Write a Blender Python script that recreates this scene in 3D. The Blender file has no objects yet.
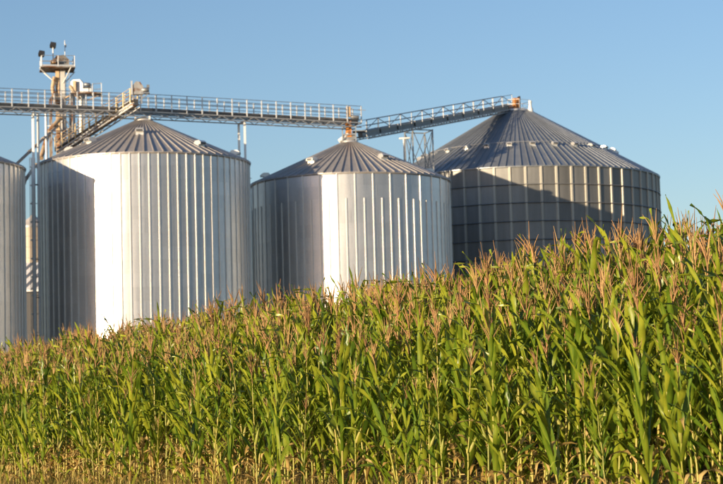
import bpy, math, random
import numpy as np
from mathutils import Vector, Matrix, Quaternion

# ------------------------------------------------------------------ camera, sky, sun
S = bpy.context.scene
COL = S.collection
F, HOR, ROLL = 2000.0, 430.0, math.radians(1.5)       # focal length and horizon line in photograph pixels (723 x 484)
PITCH = math.atan((HOR - 242.0) / F)
EYE = 0.76
SUN_AZ, SUN_EL = math.radians(47.0), math.radians(5.2)  # sun behind the viewer, to the left

cam_d = bpy.data.cameras.new('camera')
cam = bpy.data.objects.new('camera', cam_d); COL.objects.link(cam)
cam_d.sensor_width = 36.0; cam_d.lens = 36.0 * F / 723.0
cam_d.clip_start = 0.1; cam_d.clip_end = 9000
cam_d.dof.use_dof = True; cam_d.dof.focus_distance = 23.0; cam_d.dof.aperture_fstop = 5.6
cam.matrix_world = (Matrix.Translation((0, 0, EYE)) @ Matrix.Rotation(math.pi / 2 + PITCH, 4, 'X')
                    @ Matrix.Rotation(-ROLL, 4, 'Z'))
S.camera = cam

w = bpy.data.worlds.new('World'); S.world = w; w.use_nodes = True
nt = w.node_tree
bg = nt.nodes['Background']
sky = nt.nodes.new('ShaderNodeTexSky'); sky.sky_type = 'NISHITA'
sky.sun_disc = False
sky.sun_elevation = SUN_EL
sky.sun_rotation = math.pi + SUN_AZ
sky.air_density = 1.0; sky.dust_density = 0.3; sky.ozone_density = 3.0
wb = nt.nodes.new('ShaderNodeVectorMath'); wb.operation = 'MULTIPLY'; wb.inputs[1].default_value = (1.38, 1.14, 1.15)   # white balance of the sky
nt.links.new(sky.outputs[0], wb.inputs[0]); nt.links.new(wb.outputs[0], bg.inputs[0]); bg.inputs[1].default_value = 0.13

sun_d = bpy.data.lights.new('sun', 'SUN'); sun_d.energy = 5.0; sun_d.angle = math.radians(0.5)
sun_d.color = (1.0, 0.79, 0.53)
sun = bpy.data.objects.new('sun', sun_d); COL.objects.link(sun)
TO_SUN = Vector((-math.sin(SUN_AZ) * math.cos(SUN_EL), -math.cos(SUN_AZ) * math.cos(SUN_EL), math.sin(SUN_EL)))
sun.rotation_mode = 'QUATERNION'; sun.rotation_quaternion = TO_SUN.to_track_quat('Z', 'Y')
sun.location = (-40, -40, 30)

S.render.engine = 'CYCLES'
S.view_settings.view_transform = 'Standard'; S.view_settings.look = 'None'
S.view_settings.gamma = 1.0; S.view_settings.use_curve_mapping = False
S.view_settings.exposure = 0.8
S.render.resolution_x, S.render.resolution_y = 1024, 685

rnd = random.Random(7)
PI = math.pi

# ------------------------------------------------------------------ helpers
def ray(px, py):
    x = (px - 361.5) / F; y = -(py - 242.0) / F
    c, s = math.cos(ROLL), math.sin(ROLL)
    xr, yr = c * x + s * y, -s * x + c * y
    cp, sp = math.cos(PITCH), math.sin(PITCH)
    return Vector((xr, cp - yr * sp, sp + yr * cp))

def at(px, py, Y):
    """point seen at a photograph pixel, at depth Y"""
    v = ray(px, py)
    return Vector((0, 0, EYE)) + v * (Y / v.y)

def proj(p):
    """world point -> photograph pixel"""
    q = cam.matrix_world.inverted() @ Vector(p)
    return (361.5 + F * q.x / -q.z, 242.0 - F * q.y / -q.z)

def tag(o, label=None, cat=None, group=None, kind=None):
    if label: o['label'] = label
    if cat: o['category'] = cat
    if group: o['group'] = group
    if kind: o['kind'] = kind
    return o

def link(o, parent=None):
    COL.objects.link(o)
    if parent is not None: o.parent = parent
    return o

def empty(name, loc):
    o = bpy.data.objects.new(name, None); o.location = loc
    o.empty_display_size = 0.3
    return link(o)

def mesh_from(name, verts, faces, mat, smooth=False):
    me = bpy.data.meshes.new(name)
    me.from_pydata([tuple(v) for v in verts], [], faces)
    me.materials.append(mat)
    if smooth:
        me.polygons.foreach_set('use_smooth', [True] * len(me.polygons))
    me.update()
    return me

def obj(name, me, parent=None, loc=(0, 0, 0), rz=0.0):
    o = bpy.data.objects.new(name, me); o.location = loc; o.rotation_euler = (0, 0, rz)
    return link(o, parent)

_cache = {}
def unit_box(mat):
    k = ('b', mat.name)
    if k not in _cache:
        v = [(x, y, z) for x in (-.5, .5) for y in (-.5, .5) for z in (-.5, .5)]
        f = [(0, 1, 3, 2), (4, 6, 7, 5), (0, 4, 5, 1), (2, 3, 7, 6), (0, 2, 6, 4), (1, 5, 7, 3)]
        _cache[k] = mesh_from('box_shape', v, f, mat)
    return _cache[k]

def unit_tube(mat, n=8):
    k = ('t', mat.name)
    if k not in _cache:
        v = [(.5 * math.cos(2 * PI * i / n), .5 * math.sin(2 * PI * i / n), z) for z in (-.5, .5) for i in range(n)]
        f = [(i, (i + 1) % n, n + (i + 1) % n, n + i) for i in range(n)]
        f += [tuple(range(n))[::-1], tuple(range(n, 2 * n))]
        me = mesh_from('tube_shape', v, f, mat)
        for p in me.polygons: p.use_smooth = len(p.vertices) == 4
        _cache[k] = me
    return _cache[k]

def base_of(parent):
    return parent.matrix_basis.translation.copy() if parent else Vector((0, 0, 0))

def bar(name, p, q, wd, ht, mat, parent, up=(0, 0, 1), tube=False):
    """a beam or pipe from p to q (world points)"""
    p, q = Vector(p), Vector(q); d = q - p; L = d.length
    z = d.normalized(); u = Vector(up)
    if abs(z.dot(u)) > .98: u = Vector((0, 1, 0))
    x = u.cross(z).normalized(); y = z.cross(x)
    rot = Matrix((x, y, z)).transposed().to_quaternion()
    o = bpy.data.objects.new(name, unit_tube(mat) if tube else unit_box(mat))
    o.rotation_mode = 'QUATERNION'; o.rotation_quaternion = rot
    o.scale = (wd, ht, L); o.location = (p + q) / 2 - base_of(parent)
    return link(o, parent)

def block(name, c, size, mat, parent, rz=0.0):
    o = bpy.data.objects.new(name, unit_box(mat)); o.scale = size
    o.location = Vector(c) - base_of(parent); o.rotation_euler = (0, 0, rz)
    return link(o, parent)

# ------------------------------------------------------------------ materials
def nodes(name):
    m = bpy.data.materials.new(name); m.use_nodes = True
    return m, m.node_tree, m.node_tree.nodes['Principled BSDF']

def math_node(t, op, a, b=None):
    n = t.nodes.new('ShaderNodeMath'); n.operation = op
    for i, s in enumerate((a, b)):
        if s is None: continue
        if isinstance(s, (int, float)): n.inputs[i].default_value = s
        else: t.links.new(s, n.inputs[i])
    return n.outputs[0]

def metal(name, colour, rough, metallic=.8, corrugated=False, streak=.25, rand=.10, rust=0.0):
    m, t, b = nodes(name)
    geo = t.nodes.new('ShaderNodeNewGeometry'); sep = t.nodes.new('ShaderNodeSeparateXYZ')
    t.links.new(geo.outputs['Position'], sep.inputs[0])
    mp = t.nodes.new('ShaderNodeMapping'); mp.inputs['Scale'].default_value = (1.6, 1.6, .16)
    t.links.new(geo.outputs['Position'], mp.inputs[0])
    n1 = t.nodes.new('ShaderNodeTexNoise'); n1.inputs['Scale'].default_value = 1.0; n1.inputs['Detail'].default_value = 6
    t.links.new(mp.outputs[0], n1.inputs[0])
    n2 = t.nodes.new('ShaderNodeTexNoise'); n2.inputs['Scale'].default_value = 9.0; n2.inputs['Detail'].default_value = 3
    t.links.new(geo.outputs['Position'], n2.inputs[0])
    oi = t.nodes.new('ShaderNodeObjectInfo')
    k = math_node(t, 'MULTIPLY_ADD', n1.outputs[0], 2 * streak); k.node.inputs[2].default_value = 1 - streak
    r = math_node(t, 'MULTIPLY_ADD', oi.outputs['Random'], 2 * rand); r.node.inputs[2].default_value = 1 - rand
    kr = math_node(t, 'MULTIPLY', k, r)
    s2 = math_node(t, 'MULTIPLY_ADD', n2.outputs[0], .24); s2.node.inputs[2].default_value = .88
    kr = math_node(t, 'MULTIPLY', kr, s2)
    vm = t.nodes.new('ShaderNodeVectorMath'); vm.operation = 'SCALE'
    vm.inputs[0].default_value = colour[:3]; t.links.new(kr, vm.inputs['Scale'])
    cout = vm.outputs[0]
    if rust > 0:
        n3 = t.nodes.new('ShaderNodeTexNoise'); n3.inputs['Scale'].default_value = 1.3; n3.inputs['Detail'].default_value = 8
        t.links.new(geo.outputs['Position'], n3.inputs[0])
        ra = t.nodes.new('ShaderNodeMapRange'); ra.inputs[1].default_value = .62 - rust * .3; ra.inputs[2].default_value = .72 - rust * .25
        t.links.new(n3.outputs[0], ra.inputs[0])
        mx = t.nodes.new('ShaderNodeMix'); mx.data_type = 'RGBA'
        t.links.new(ra.outputs[0], mx.inputs['Factor']); t.links.new(cout, mx.inputs[6]); mx.inputs[7].default_value = (.20, .085, .03, 1)
        cout = mx.outputs[2]
    t.links.new(cout, b.inputs['Base Color'])
    b.inputs['Metallic'].default_value = metallic
    rr = math_node(t, 'MULTIPLY_ADD', n1.outputs[0], .16); rr.node.inputs[2].default_value = rough - .08
    t.links.new(rr, b.inputs['Roughness'])
    if corrugated:
        ph = math_node(t, 'SINE', math_node(t, 'MULTIPLY', sep.outputs[2], 2 * PI / .1016))
        bp = t.nodes.new('ShaderNodeBump'); bp.inputs['Strength'].default_value = .35; bp.inputs['Distance'].default_value = .006
        t.links.new(ph, bp.inputs['Height']); t.links.new(bp.outputs[0], b.inputs['Normal'])
    return m

def paint(name, colour, rough=.55, var=.15, metallic=0.0, scale=3.0):
    m, t, b = nodes(name)
    geo = t.nodes.new('ShaderNodeNewGeometry')
    n1 = t.nodes.new('ShaderNodeTexNoise'); n1.inputs['Scale'].default_value = scale; n1.inputs['Detail'].default_value = 6
    t.links.new(geo.outputs['Position'], n1.inputs[0])
    k = math_node(t, 'MULTIPLY_ADD', n1.outputs[0], 2 * var); k.node.inputs[2].default_value = 1 - var
    vm = t.nodes.new('ShaderNodeVectorMath'); vm.operation = 'SCALE'
    vm.inputs[0].default_value = colour[:3]; t.links.new(k, vm.inputs['Scale'])
    t.links.new(vm.outputs[0], b.inputs['Base Color'])
    b.inputs['Roughness'].default_value = rough; b.inputs['Metallic'].default_value = metallic
    return m

def plant_mat(name, ramp, translucent=.35, rough=.45, spec=.35):
    """colour runs along the ramp with the per-leaf 'tint' attribute, streaked along the blade"""
    m, t, b = nodes(name)
    out = t.nodes['Material Output']
    at_ = t.nodes.new('ShaderNodeAttribute'); at_.attribute_name = 'tint'
    geo = t.nodes.new('ShaderNodeNewGeometry')
    mp = t.nodes.new('ShaderNodeMapping'); mp.inputs['Scale'].default_value = (22, 22, 3)
    t.links.new(geo.outputs['Position'], mp.inputs[0])
    n1 = t.nodes.new('ShaderNodeTexNoise'); n1.inputs['Scale'].default_value = 1.0; n1.inputs['Detail'].default_value = 4
    t.links.new(mp.outputs[0], n1.inputs[0])
    oi = t.nodes.new('ShaderNodeObjectInfo')
    k = math_node(t, 'MULTIPLY_ADD', n1.outputs[0], .34)
    t.links.new(at_.outputs['Fac'], k.node.inputs[2])
    k = math_node(t, 'ADD', k, -.17)
    k2 = math_node(t, 'MULTIPLY_ADD', oi.outputs['Random'], .16); t.links.new(k, k2.node.inputs[2])
    k2 = math_node(t, 'ADD', k2, -.08)
    cr = t.nodes.new('ShaderNodeValToRGB'); e = cr.color_ramp.elements
    e[0].position, e[0].color = ramp[0][0], (*ramp[0][1], 1)
    e[1].position, e[1].color = ramp[-1][0], (*ramp[-1][1], 1)
    for pos, c in ramp[1:-1]:
        q = e.new(pos); q.color = (*c, 1)
    t.links.new(k2, cr.inputs[0])
    t.links.new(cr.outputs[0], b.inputs['Base Color'])
    b.inputs['Roughness'].default_value = rough
    b.inputs['Specular IOR Level'].default_value = spec
    tr = t.nodes.new('ShaderNodeBsdfTranslucent'); t.links.new(cr.outputs[0], tr.inputs[0])
    mx = t.nodes.new('ShaderNodeMixShader'); mx.inputs[0].default_value = translucent
    t.links.new(b.outputs[0], mx.inputs[1]); t.links.new(tr.outputs[0], mx.inputs[2])
    t.links.new(mx.outputs[0], out.inputs[0])
    return m

M = {}
M['galv'] = metal('galvanised_sheet', (.66, .65, .63), .42, .92, corrugated=True, streak=.16, rand=.05)
M['galv_rib'] = metal('galvanised_rib', (.74, .72, .68), .42, .65, streak=.10, rand=.05)
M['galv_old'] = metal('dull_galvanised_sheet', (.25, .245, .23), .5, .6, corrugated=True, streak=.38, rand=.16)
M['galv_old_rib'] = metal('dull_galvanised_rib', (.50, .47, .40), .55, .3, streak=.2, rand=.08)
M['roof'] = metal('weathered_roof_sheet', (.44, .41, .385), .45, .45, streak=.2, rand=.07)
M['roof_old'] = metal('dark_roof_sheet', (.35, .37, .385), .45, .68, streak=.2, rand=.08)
M['steel'] = metal('grey_steel', (.30, .31, .32), .5, .6, streak=.3, rand=.12)
M['steel_rust'] = metal('rusting_steel', (.30, .28, .25), .6, .4, streak=.3, rand=.1, rust=.55)
M['tan_steel'] = metal('tan_weathered_steel', (.44, .32, .20), .6, .1, streak=.4, rand=.12, rust=.4)
M['trunk_grey'] = metal('stained_grey_casing', (.46, .45, .43), .55, .35, streak=.4, rand=.12, rust=.12)
M['lattice'] = metal('galvanised_lattice', (.48, .47, .45), .5, .45, streak=.25, rand=.15)
M['yellow_steel'] = paint('faded_yellow_paint', (.66, .50, .26), .55)
M['white'] = paint('white_paint', (.78, .77, .74), .45, .08)
M['post_white'] = metal('bright_galvanised_post', (.80, .79, .76), .4, .3, streak=.1, rand=.1)
M['dark'] = paint('black_plastic', (.03, .03, .032), .5)
M['orange'] = metal('orange_motor', (.55, .22, .05), .5, .1, streak=.3, rust=.3)
M['beige'] = metal('beige_sheet', (.42, .35, .27), .55, .1, streak=.2)
M['shed_wall'] = metal('dark_shed_sheet', (.09, .09, .095), .6, .3, streak=.3)
M['glass'] = paint('lamp_glass', (.5, .52, .55), .15, .05)
M['leaf'] = plant_mat('corn_leaf', [(0, (.035, .078, .009)), (.45, (.112, .186, .013)), (1, (.34, .36, .030))], .3, .38, .5)
M['dry'] = plant_mat('dry_corn_leaf', [(0, (.26, .15, .045)), (.5, (.52, .34, .10)), (1, (.68, .50, .20))], .35, .6, .2)
M['stalk'] = plant_mat('corn_stalk', [(0, (.14, .18, .03)), (.5, (.29, .28, .045)), (1, (.40, .32, .07))], .0, .4)
M['tassel'] = plant_mat('corn_tassel', [(0, (.27, .14, .06)), (.5, (.44, .25, .12)), (1, (.52, .36, .15))], .15, .7, .1)
M['husk'] = plant_mat('corn_husk', [(0, (.14, .19, .03)), (.5, (.26, .28, .05)), (1, (.42, .35, .10))], .1, .5)
M['grass'] = plant_mat('dry_grass', [(0, (.09, .10, .02)), (.5, (.22, .17, .05)), (1, (.38, .27, .10))], .25, .7, .1)

def soil_mat():
    m, t, b = nodes('soil')
    geo = t.nodes.new('ShaderNodeNewGeometry')
    n1 = t.nodes.new('ShaderNodeTexNoise'); n1.inputs['Scale'].default_value = .8; n1.inputs['Detail'].default_value = 10
    n1.inputs['Roughness'].default_value = .7
    t.links.new(geo.outputs['Position'], n1.inputs[0])
    cr = t.nodes.new('ShaderNodeValToRGB'); e = cr.color_ramp.elements
    e[0].position, e[0].color = .35, (.045, .04, .015, 1)
    e[1].position, e[1].color = .7, (.13, .10, .045, 1)
    t.links.new(n1.outputs[0], cr.inputs[0]); t.links.new(cr.outputs[0], b.inputs['Base Color'])
    b.inputs['Roughness'].default_value = .95
    bp = t.nodes.new('ShaderNodeBump'); bp.inputs['Distance'].default_value = .05
    n2 = t.nodes.new('ShaderNodeTexNoise'); n2.inputs['Scale'].default_value = 12; n2.inputs['Detail'].default_value = 6
    t.links.new(geo.outputs['Position'], n2.inputs[0])
    t.links.new(n2.outputs[0], bp.inputs['Height']); t.links.new(bp.outputs[0], b.inputs['Normal'])
    return m
M['soil'] = soil_mat()

# ------------------------------------------------------------------ ground
ROW0 = Vector((2.9, 16.0)); ROWD = Vector((-.425, .905)).normalized(); ROWN = Vector((ROWD.y, -ROWD.x))
PAD = 0.5
def smooth(a, b, x):
    t = min(1, max(0, (x - a) / (b - a))); return t * t * (3 - 2 * t)
def into_field(x, y): return (Vector((x, y)) - ROW0).dot(ROWN)
def ground_z(x, y):
    s = into_field(x, y)
    return PAD * smooth(-.8, 4.6, s) - .84 * (1 - smooth(-8.5, -.3, s))

def build_ground():
    us = [-4000, -1500, -500, -200, -100] + list(np.arange(-60, 60.1, 2.0)) + [100, 200, 350, 500, 1500, 4000]
    ss = [-4000, -1000, -300, -100, -40, -20] + list(np.arange(-12, 8.1, .5)) + [12, 20, 40, 80, 150, 300, 700, 2000, 4000]
    V, Fc = [], []
    for s in ss:
        for u in us:
            p = ROW0 + ROWD * u + ROWN * s
            V.append((p.x, p.y, ground_z(p.x, p.y)))
    n = len(us)
    for i in range(len(ss) - 1):
        for j in range(n - 1):
            Fc.append((i * n + j, i * n + j + 1, (i + 1) * n + j + 1, (i + 1) * n + j))
    me = mesh_from('ground', V, Fc, M['soil'], True)
    tag(obj('ground', me), 'brown soil under the corn and around the silos', 'ground', kind='structure')
build_ground()

# ------------------------------------------------------------------ silos
def cone_frame(r, z): return r, z

def lathe(prof, n, mat, a0=0.0, a1=2 * PI, smooth_=True, name='lathe'):
    """surface of revolution from a list of (r, z)"""
    full = abs(a1 - a0 - 2 * PI) < 1e-6
    m = n if full else n + 1
    V = [(r * math.cos(a0 + (a1 - a0) * i / n), r * math.sin(a0 + (a1 - a0) * i / n), z) for r, z in prof for i in range(m)]
    Fc = []
    for k in range(len(prof) - 1):
        for i in range(n):
            j = (i + 1) % m
            Fc.append((k * m + i, k * m + j, (k + 1) * m + j, (k + 1) * m + i))
    return mesh_from(name, V, Fc, mat, smooth_)

def hat_rib(h, wd, dp, R, mat):
    """vertical hat-section stiffener standing at angle 0 against radius R"""
    pts = [(-wd / 2 - .03, .0), (-wd / 2, .0), (-wd * .36, dp), (wd * .36, dp), (wd / 2, .0), (wd / 2 + .03, .0)]
    V = [(R + d, y, z) for z in (0, h) for y, d in pts]
    n = len(pts)
    Fc = [(i, i + 1, n + i + 1, n + i) for i in range(n - 1)] + [(1, 2, 3, 4)[::-1], (n + 1, n + 2, n + 3, n + 4)]
    return mesh_from('stiffener', V, Fc, mat)

def roof_panel_mesh(n, Re, ze, rt, zt, mat, rib_h, rib_w):
    """one wedge of a standing-seam roof, at angle 0..2pi/n, with its raised seam at the angle-0 edge"""
    da = 2 * PI / n
    sl = math.atan2(zt - ze, Re - rt)
    nr, nz = math.sin(sl), math.cos(sl)
    V, Fc = [], []
    # flat of the panel
    for r, z in ((Re, ze), (rt, zt)):
        for a in (0, da):
            V.append((r * math.cos(a), r * math.sin(a), z))
    V.append((Re, 0, ze - .07)); V.append((Re * math.cos(da), Re * math.sin(da), ze - .07))
    Fc += [(0, 1, 3, 2), (4, 5, 1, 0)]
    b = len(V)
    for r, z, sc in ((Re + .02, ze, 1.0), (rt, zt, .55)):
        for y, d in ((-rib_w / 2, 0), (-rib_w * .32, rib_h), (rib_w * .32, rib_h), (rib_w / 2, 0)):
            V.append((r + d * nr * sc, y * sc, z + d * nz * sc + .002))
    for i in range(3): Fc.append((b + i, b + i + 1, b + 5 + i, b + 4 + i))
    Fc.append((b + 3, b + 2, b + 1, b))
    return mesh_from('roof_panel', V, Fc, mat)

def vent_mesh(mat, s):
    """goose-neck roof vent: a box that leans out over the roof with a hooded mouth, +X is down the slope"""
    prof = [(-.5, -.3), (-.5, .35), (-.25, .62), (.35, .62), (.62, .42), (.62, .18), (.30, .18), (.30, -.4)]
    V = [(x * s, y * s * .42, z * s) for y in (-1, 1) for x, z in prof]
    n = len(prof)
    Fc = [(i, (i + 1) % n, n + (i + 1) % n, n + i) for i in range(n)]
    Fc += [tuple(range(n))[::-1], tuple(range(n, 2 * n))]
    return mesh_from('roof_vent', V, Fc, mat)

def make_silo(label, c, R, eave, peak, rt, nrib, nroof, mats, sheet_bays, ring_h, rings_seen, vents, rib=(.12, .07),
              clip=None, hoops=False, short_ribs=False, roof_rib=(.10, .10), vent_size=.8, group='grain silos beside the corn field', overhang=.14):
    wall_m, rib_m, roof_m = mats
    zg = ground_z(c[0], c[1])
    t = empty('grain_silo', (c[0], c[1], zg))
    tag(t, label, 'silo', group)
    eave -= zg; peak -= zg
    phc = math.atan2(-c[1], -c[0])
    db = 2 * PI / nrib
    da = db * sheet_bays
    # the sheets of the wall, each its own slightly lapped plate
    seg = max(2, int(round(da / math.radians(.8 if sheet_bays > 1 else 1.0))))
    gap = .006 / R
    V = []
    for z, r in ((0.004, R + .016), (ring_h + .05, R + .002)):
        for i in range(seg + 1):
            a = gap + (da - 2 * gap) * i / seg
            V.append((r * math.cos(a), r * math.sin(a), z))
    n = seg + 1
    pm = mesh_from('wall_panel', V, [(i, i + 1, n + i + 1, n + i) for i in range(seg)], wall_m, True)
    V2 = [(v[0], v[1], min(v[2], ring_h)) for v in V]
    pm_top = mesh_from('wall_panel', V2, [(i, i + 1, n + i + 1, n + i) for i in range(seg)], wall_m, True)
    nsheet = int(round(2 * PI / da))
    zlow = eave - rings_seen * ring_h
    a_off = phc - da / 2
    rest_v, rest_f = [], []
    for k in range(rings_seen):
        z = eave - (k + 1) * ring_h
        for j in range(nsheet):
            a = a_off + j * da + (da / 2 if (k % 2 and sheet_bays > 1) else 0)
            mid = a + da / 2
            dlt = (mid - phc + PI) % (2 * PI) - PI
            px = proj((c[0] + R * math.cos(mid), c[1] + R * math.sin(mid), zg + z))[0]
            if abs(dlt) < math.radians(97) and (clip is None or clip[0] < px < clip[1]):
                obj('wall_panel', pm_top if k == 0 else pm, t, (0, 0, z), a)
            else:
                b = len(rest_v)
                for i in (0, seg // 2, seg):
                    aa = a + da * i / seg
                    for zz in (z, z + ring_h):
                        rest_v.append((R * math.cos(aa), R * math.sin(aa), zz))
                rest_f += [(b, b + 2, b + 3, b + 1), (b + 2, b + 4, b + 5, b + 3)]
    # everything lower down and round the back
    N = 72; b = len(rest_v)
    for zz in (-.3, zlow):
        for i in range(N):
            rest_v.append((R * math.cos(2 * PI * i / N), R * math.sin(2 * PI * i / N), zz))
    rest_f += [(b + i, b + (i + 1) % N, b + N + (i + 1) % N, b + N + i) for i in range(N)]
    tag(obj('wall_panel_rest', mesh_from('wall_panel_rest', rest_v, rest_f, wall_m, True), t), kind='stuff')
    # stiffeners
    rm = hat_rib(eave - .03, rib[0], rib[1], R + .018, rib_m)
    rs = hat_rib(eave - .03 - 2 * ring_h, rib[0], rib[1], R + .018, rib_m)
    for j in range(nrib):
        obj('stiffener', rs if (short_ribs and j % 2) else rm, t, (0, 0, 0), a_off + j * db)
    if hoops:
        hm = lathe([(R + rib[1] + .02 + .05 * math.cos(q), .05 * math.sin(q)) for q in [2 * PI * i / 6 for i in range(7)]], 120, M['steel'], name='hoop')
        k = 1
        while eave - k * ring_h > .3:
            obj('hoop', hm, t, (0, 0, eave - k * ring_h)); k += 1
    # roof
    Re = R + overhang
    slope = (peak - eave) / (R - rt)
    ze = eave - overhang * slope + .10
    rp = roof_panel_mesh(nroof, Re, ze, rt, peak, roof_m, *roof_rib)
    for j in range(nroof):
        obj('roof_panel', rp, t, (0, 0, 0), a_off + (j + .5) * 2 * PI / nroof)
    obj('eave_ring', lathe([(R + .03, eave - .12), (R + .045, eave - .11), (R + .045, eave + .05), (R + .01, eave + .10)], 144, roof_m, name='eave_ring'), t)
    obj('roof_cap', lathe([(rt + .06, peak - .12), (rt + .10, peak - .06), (rt + .10, peak + .10), (rt * .8, peak + .24), (rt * .35, peak + .34), (.01, peak + .36)], 32, M['galv_rib'], name='roof_cap'), t)
    if hoops:      # cable ring above the vents
        rr_ = R * .655; zz_ = eave + slope * (R - rr_) + .16
        obj('roof_cable', lathe([(rr_ + .03 * math.cos(q), zz_ + .03 * math.sin(q)) for q in [2 * PI * i / 5 for i in range(6)]], 120, M['galv_rib'], name='roof_cable'), t)
    # vents, given as (angle from the viewer, share of the radius)
    vm = vent_mesh(M['galv_rib'], vent_size)
    mouth = mesh_from('vent_mouth', [(.625 * vent_size, y * vent_size * .36, z * vent_size) for y in (-1, 1) for z in (.20, .40)], [(0, 2, 3, 1)], M['dark'])
    for dphi, fr in vents:
        a = phc + dphi; r = R * fr
        z = eave + slope * (R - r)
        v = obj('roof_vent', vm, t, (r * math.cos(a), r * math.sin(a), z + .05), a)
        obj('vent_mouth', mouth, v)
    return t

def locate(pl, pr, R):
    a0, a1 = [math.atan2(ray(*p).x, ray(*p).y) for p in (pl, pr)]
    d = R / math.sin((a1 - a0) / 2); m = (a0 + a1) / 2
    return Vector((math.sin(m) * d, math.cos(m) * d))

def height(px, py, dist):
    v = ray(px, py); return EYE + dist * v.z / math.hypot(v.x, v.y)

R12 = 9.15
C1 = locate((38, 165.5), (249, 164), R12)
C2 = locate((251.6, 189), (449.3, 181), R12)
EV1, EV2 = 23.38 + EYE, 22.60 + EYE
PK1 = height(140, 121.5, C1.length); PK2 = height(350, 143.0, C2.length)
D3 = 209.0
az3 = math.atan2(ray(515.5, 112).x, ray(515.5, 112).y); azr = math.atan2(ray(658.5, 178).x, ray(658.5, 178).y)
R3 = D3 * math.sin(azr - az3); C3 = Vector((math.sin(az3), math.cos(az3))) * D3
EV3 = height(658.5, 178, math.sqrt(D3 ** 2 - R3 ** 2)); PK3 = height(515.5, 112.5, D3)
# the silo cut by the left edge: placed so that its edge and its shadow on the next silo fall where the photograph has them
R0 = 9.15
C0 = Vector((-36.9, 163.4))
EV0 = 22.17 + EYE
PK0 = EV0 + 3.8
rad = math.radians
print('C0', C0, 'EV0', EV0, 'C1', C1, 'PK1', PK1, 'C2', C2, 'C3', C3, 'R3', R3, 'EV3', EV3, 'PK3', PK3)
print('silo0 right edge px', proj((C0.x + R0 * math.cos(-C0.x / C0.y * -1), C0.y, EV0)))

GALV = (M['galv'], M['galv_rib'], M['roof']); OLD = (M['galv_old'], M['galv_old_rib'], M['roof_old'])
make_silo('tall galvanised silo cut off by the left edge of the picture', C0, R0, EV0, PK0, .8, 72, 72, GALV, 3, 1.12, 16,
          [], clip=(-40, 40))
make_silo('large bright silver silo under the straight conveyor, second from left', C1, R12, EV1, PK1, .75, 72, 72, GALV, 3, 1.12, 15,
          [(rad(-48), .66), (rad(-4), .50), (rad(40), .80), (rad(76), .88), (rad(-95), .7), (rad(140), .7)])
make_silo('silver silo in the middle with every other stiffener starting lower', C2, R12, EV2, PK2, .75, 72, 72, GALV, 3, 1.12, 12,
          [(rad(-34), .66), (rad(-80), .86), (rad(32), .62), (rad(95), .8), (rad(160), .7)], short_ribs=True)
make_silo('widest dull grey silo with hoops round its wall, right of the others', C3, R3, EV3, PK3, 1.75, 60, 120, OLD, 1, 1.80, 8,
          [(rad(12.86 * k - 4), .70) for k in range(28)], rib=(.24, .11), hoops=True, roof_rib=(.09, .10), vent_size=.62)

# ladders up the silo walls
def ladder(name, label, c, R, ang, z0, z1):
    a = math.atan2(-c[1], -c[0]) + ang
    o = Vector((math.cos(a), math.sin(a), 0)); tdir = Vector((-math.sin(a), math.cos(a), 0))
    bs = Vector((c[0], c[1], 0)) + o * (R + .35)
    t = empty(name, (bs.x, bs.y, z0)); tag(t, label, 'ladder', 'silo ladders')
    for s in (-1, 1):
        bar('rail', bs + tdir * .24 * s + Vector((0, 0, z0)), bs + tdir * .24 * s + Vector((0, 0, z1 + 1.0)), .07, .07, M['galv_rib'], t)
    z = z0 + .6
    while z < z1 + .8:
        bar('rung', bs + tdir * .24 + Vector((0, 0, z)), bs - tdir * .24 + Vector((0, 0, z)), .035, .035, M['galv_rib'], t, tube=True); z += .5
    z = z0 + 3.0
    hoop = lathe([(.42, -.05), (.42, .05)], 12, M['galv_rib'], -PI / 2, PI / 2, name='cage_hoop')
    while z < z1 + 1:
        obj('cage_hoop', hoop, t, (0, 0, z - z0), a)
        bar('bracket', bs + Vector((0, 0, z)), bs - o * .33 + Vector((0, 0, z)), .05, .05, M['steel'], t); z += 1.6
    for q in (-50, 0, 50):
        p = bs + o * .42 * math.cos(rad(q)) + tdir * .42 * math.sin(rad(q))
        bar('cage_strap', p + Vector((0, 0, z0 + 3)), p + Vector((0, 0, z1 + 1)), .05, .02, M['galv_rib'], t)
ladder('ladder', 'caged ladder up the left edge of the middle silver silo', C2, R12, rad(-93), PAD, EV2)
ladder('ladder', 'caged ladder up the shaded left edge of the large bright silo', C1, R12, rad(-93), PAD, EV1)

# ------------------------------------------------------------------ conveyor bridges
def v3(p, z): return Vector((p[0], p[1], z))

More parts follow.
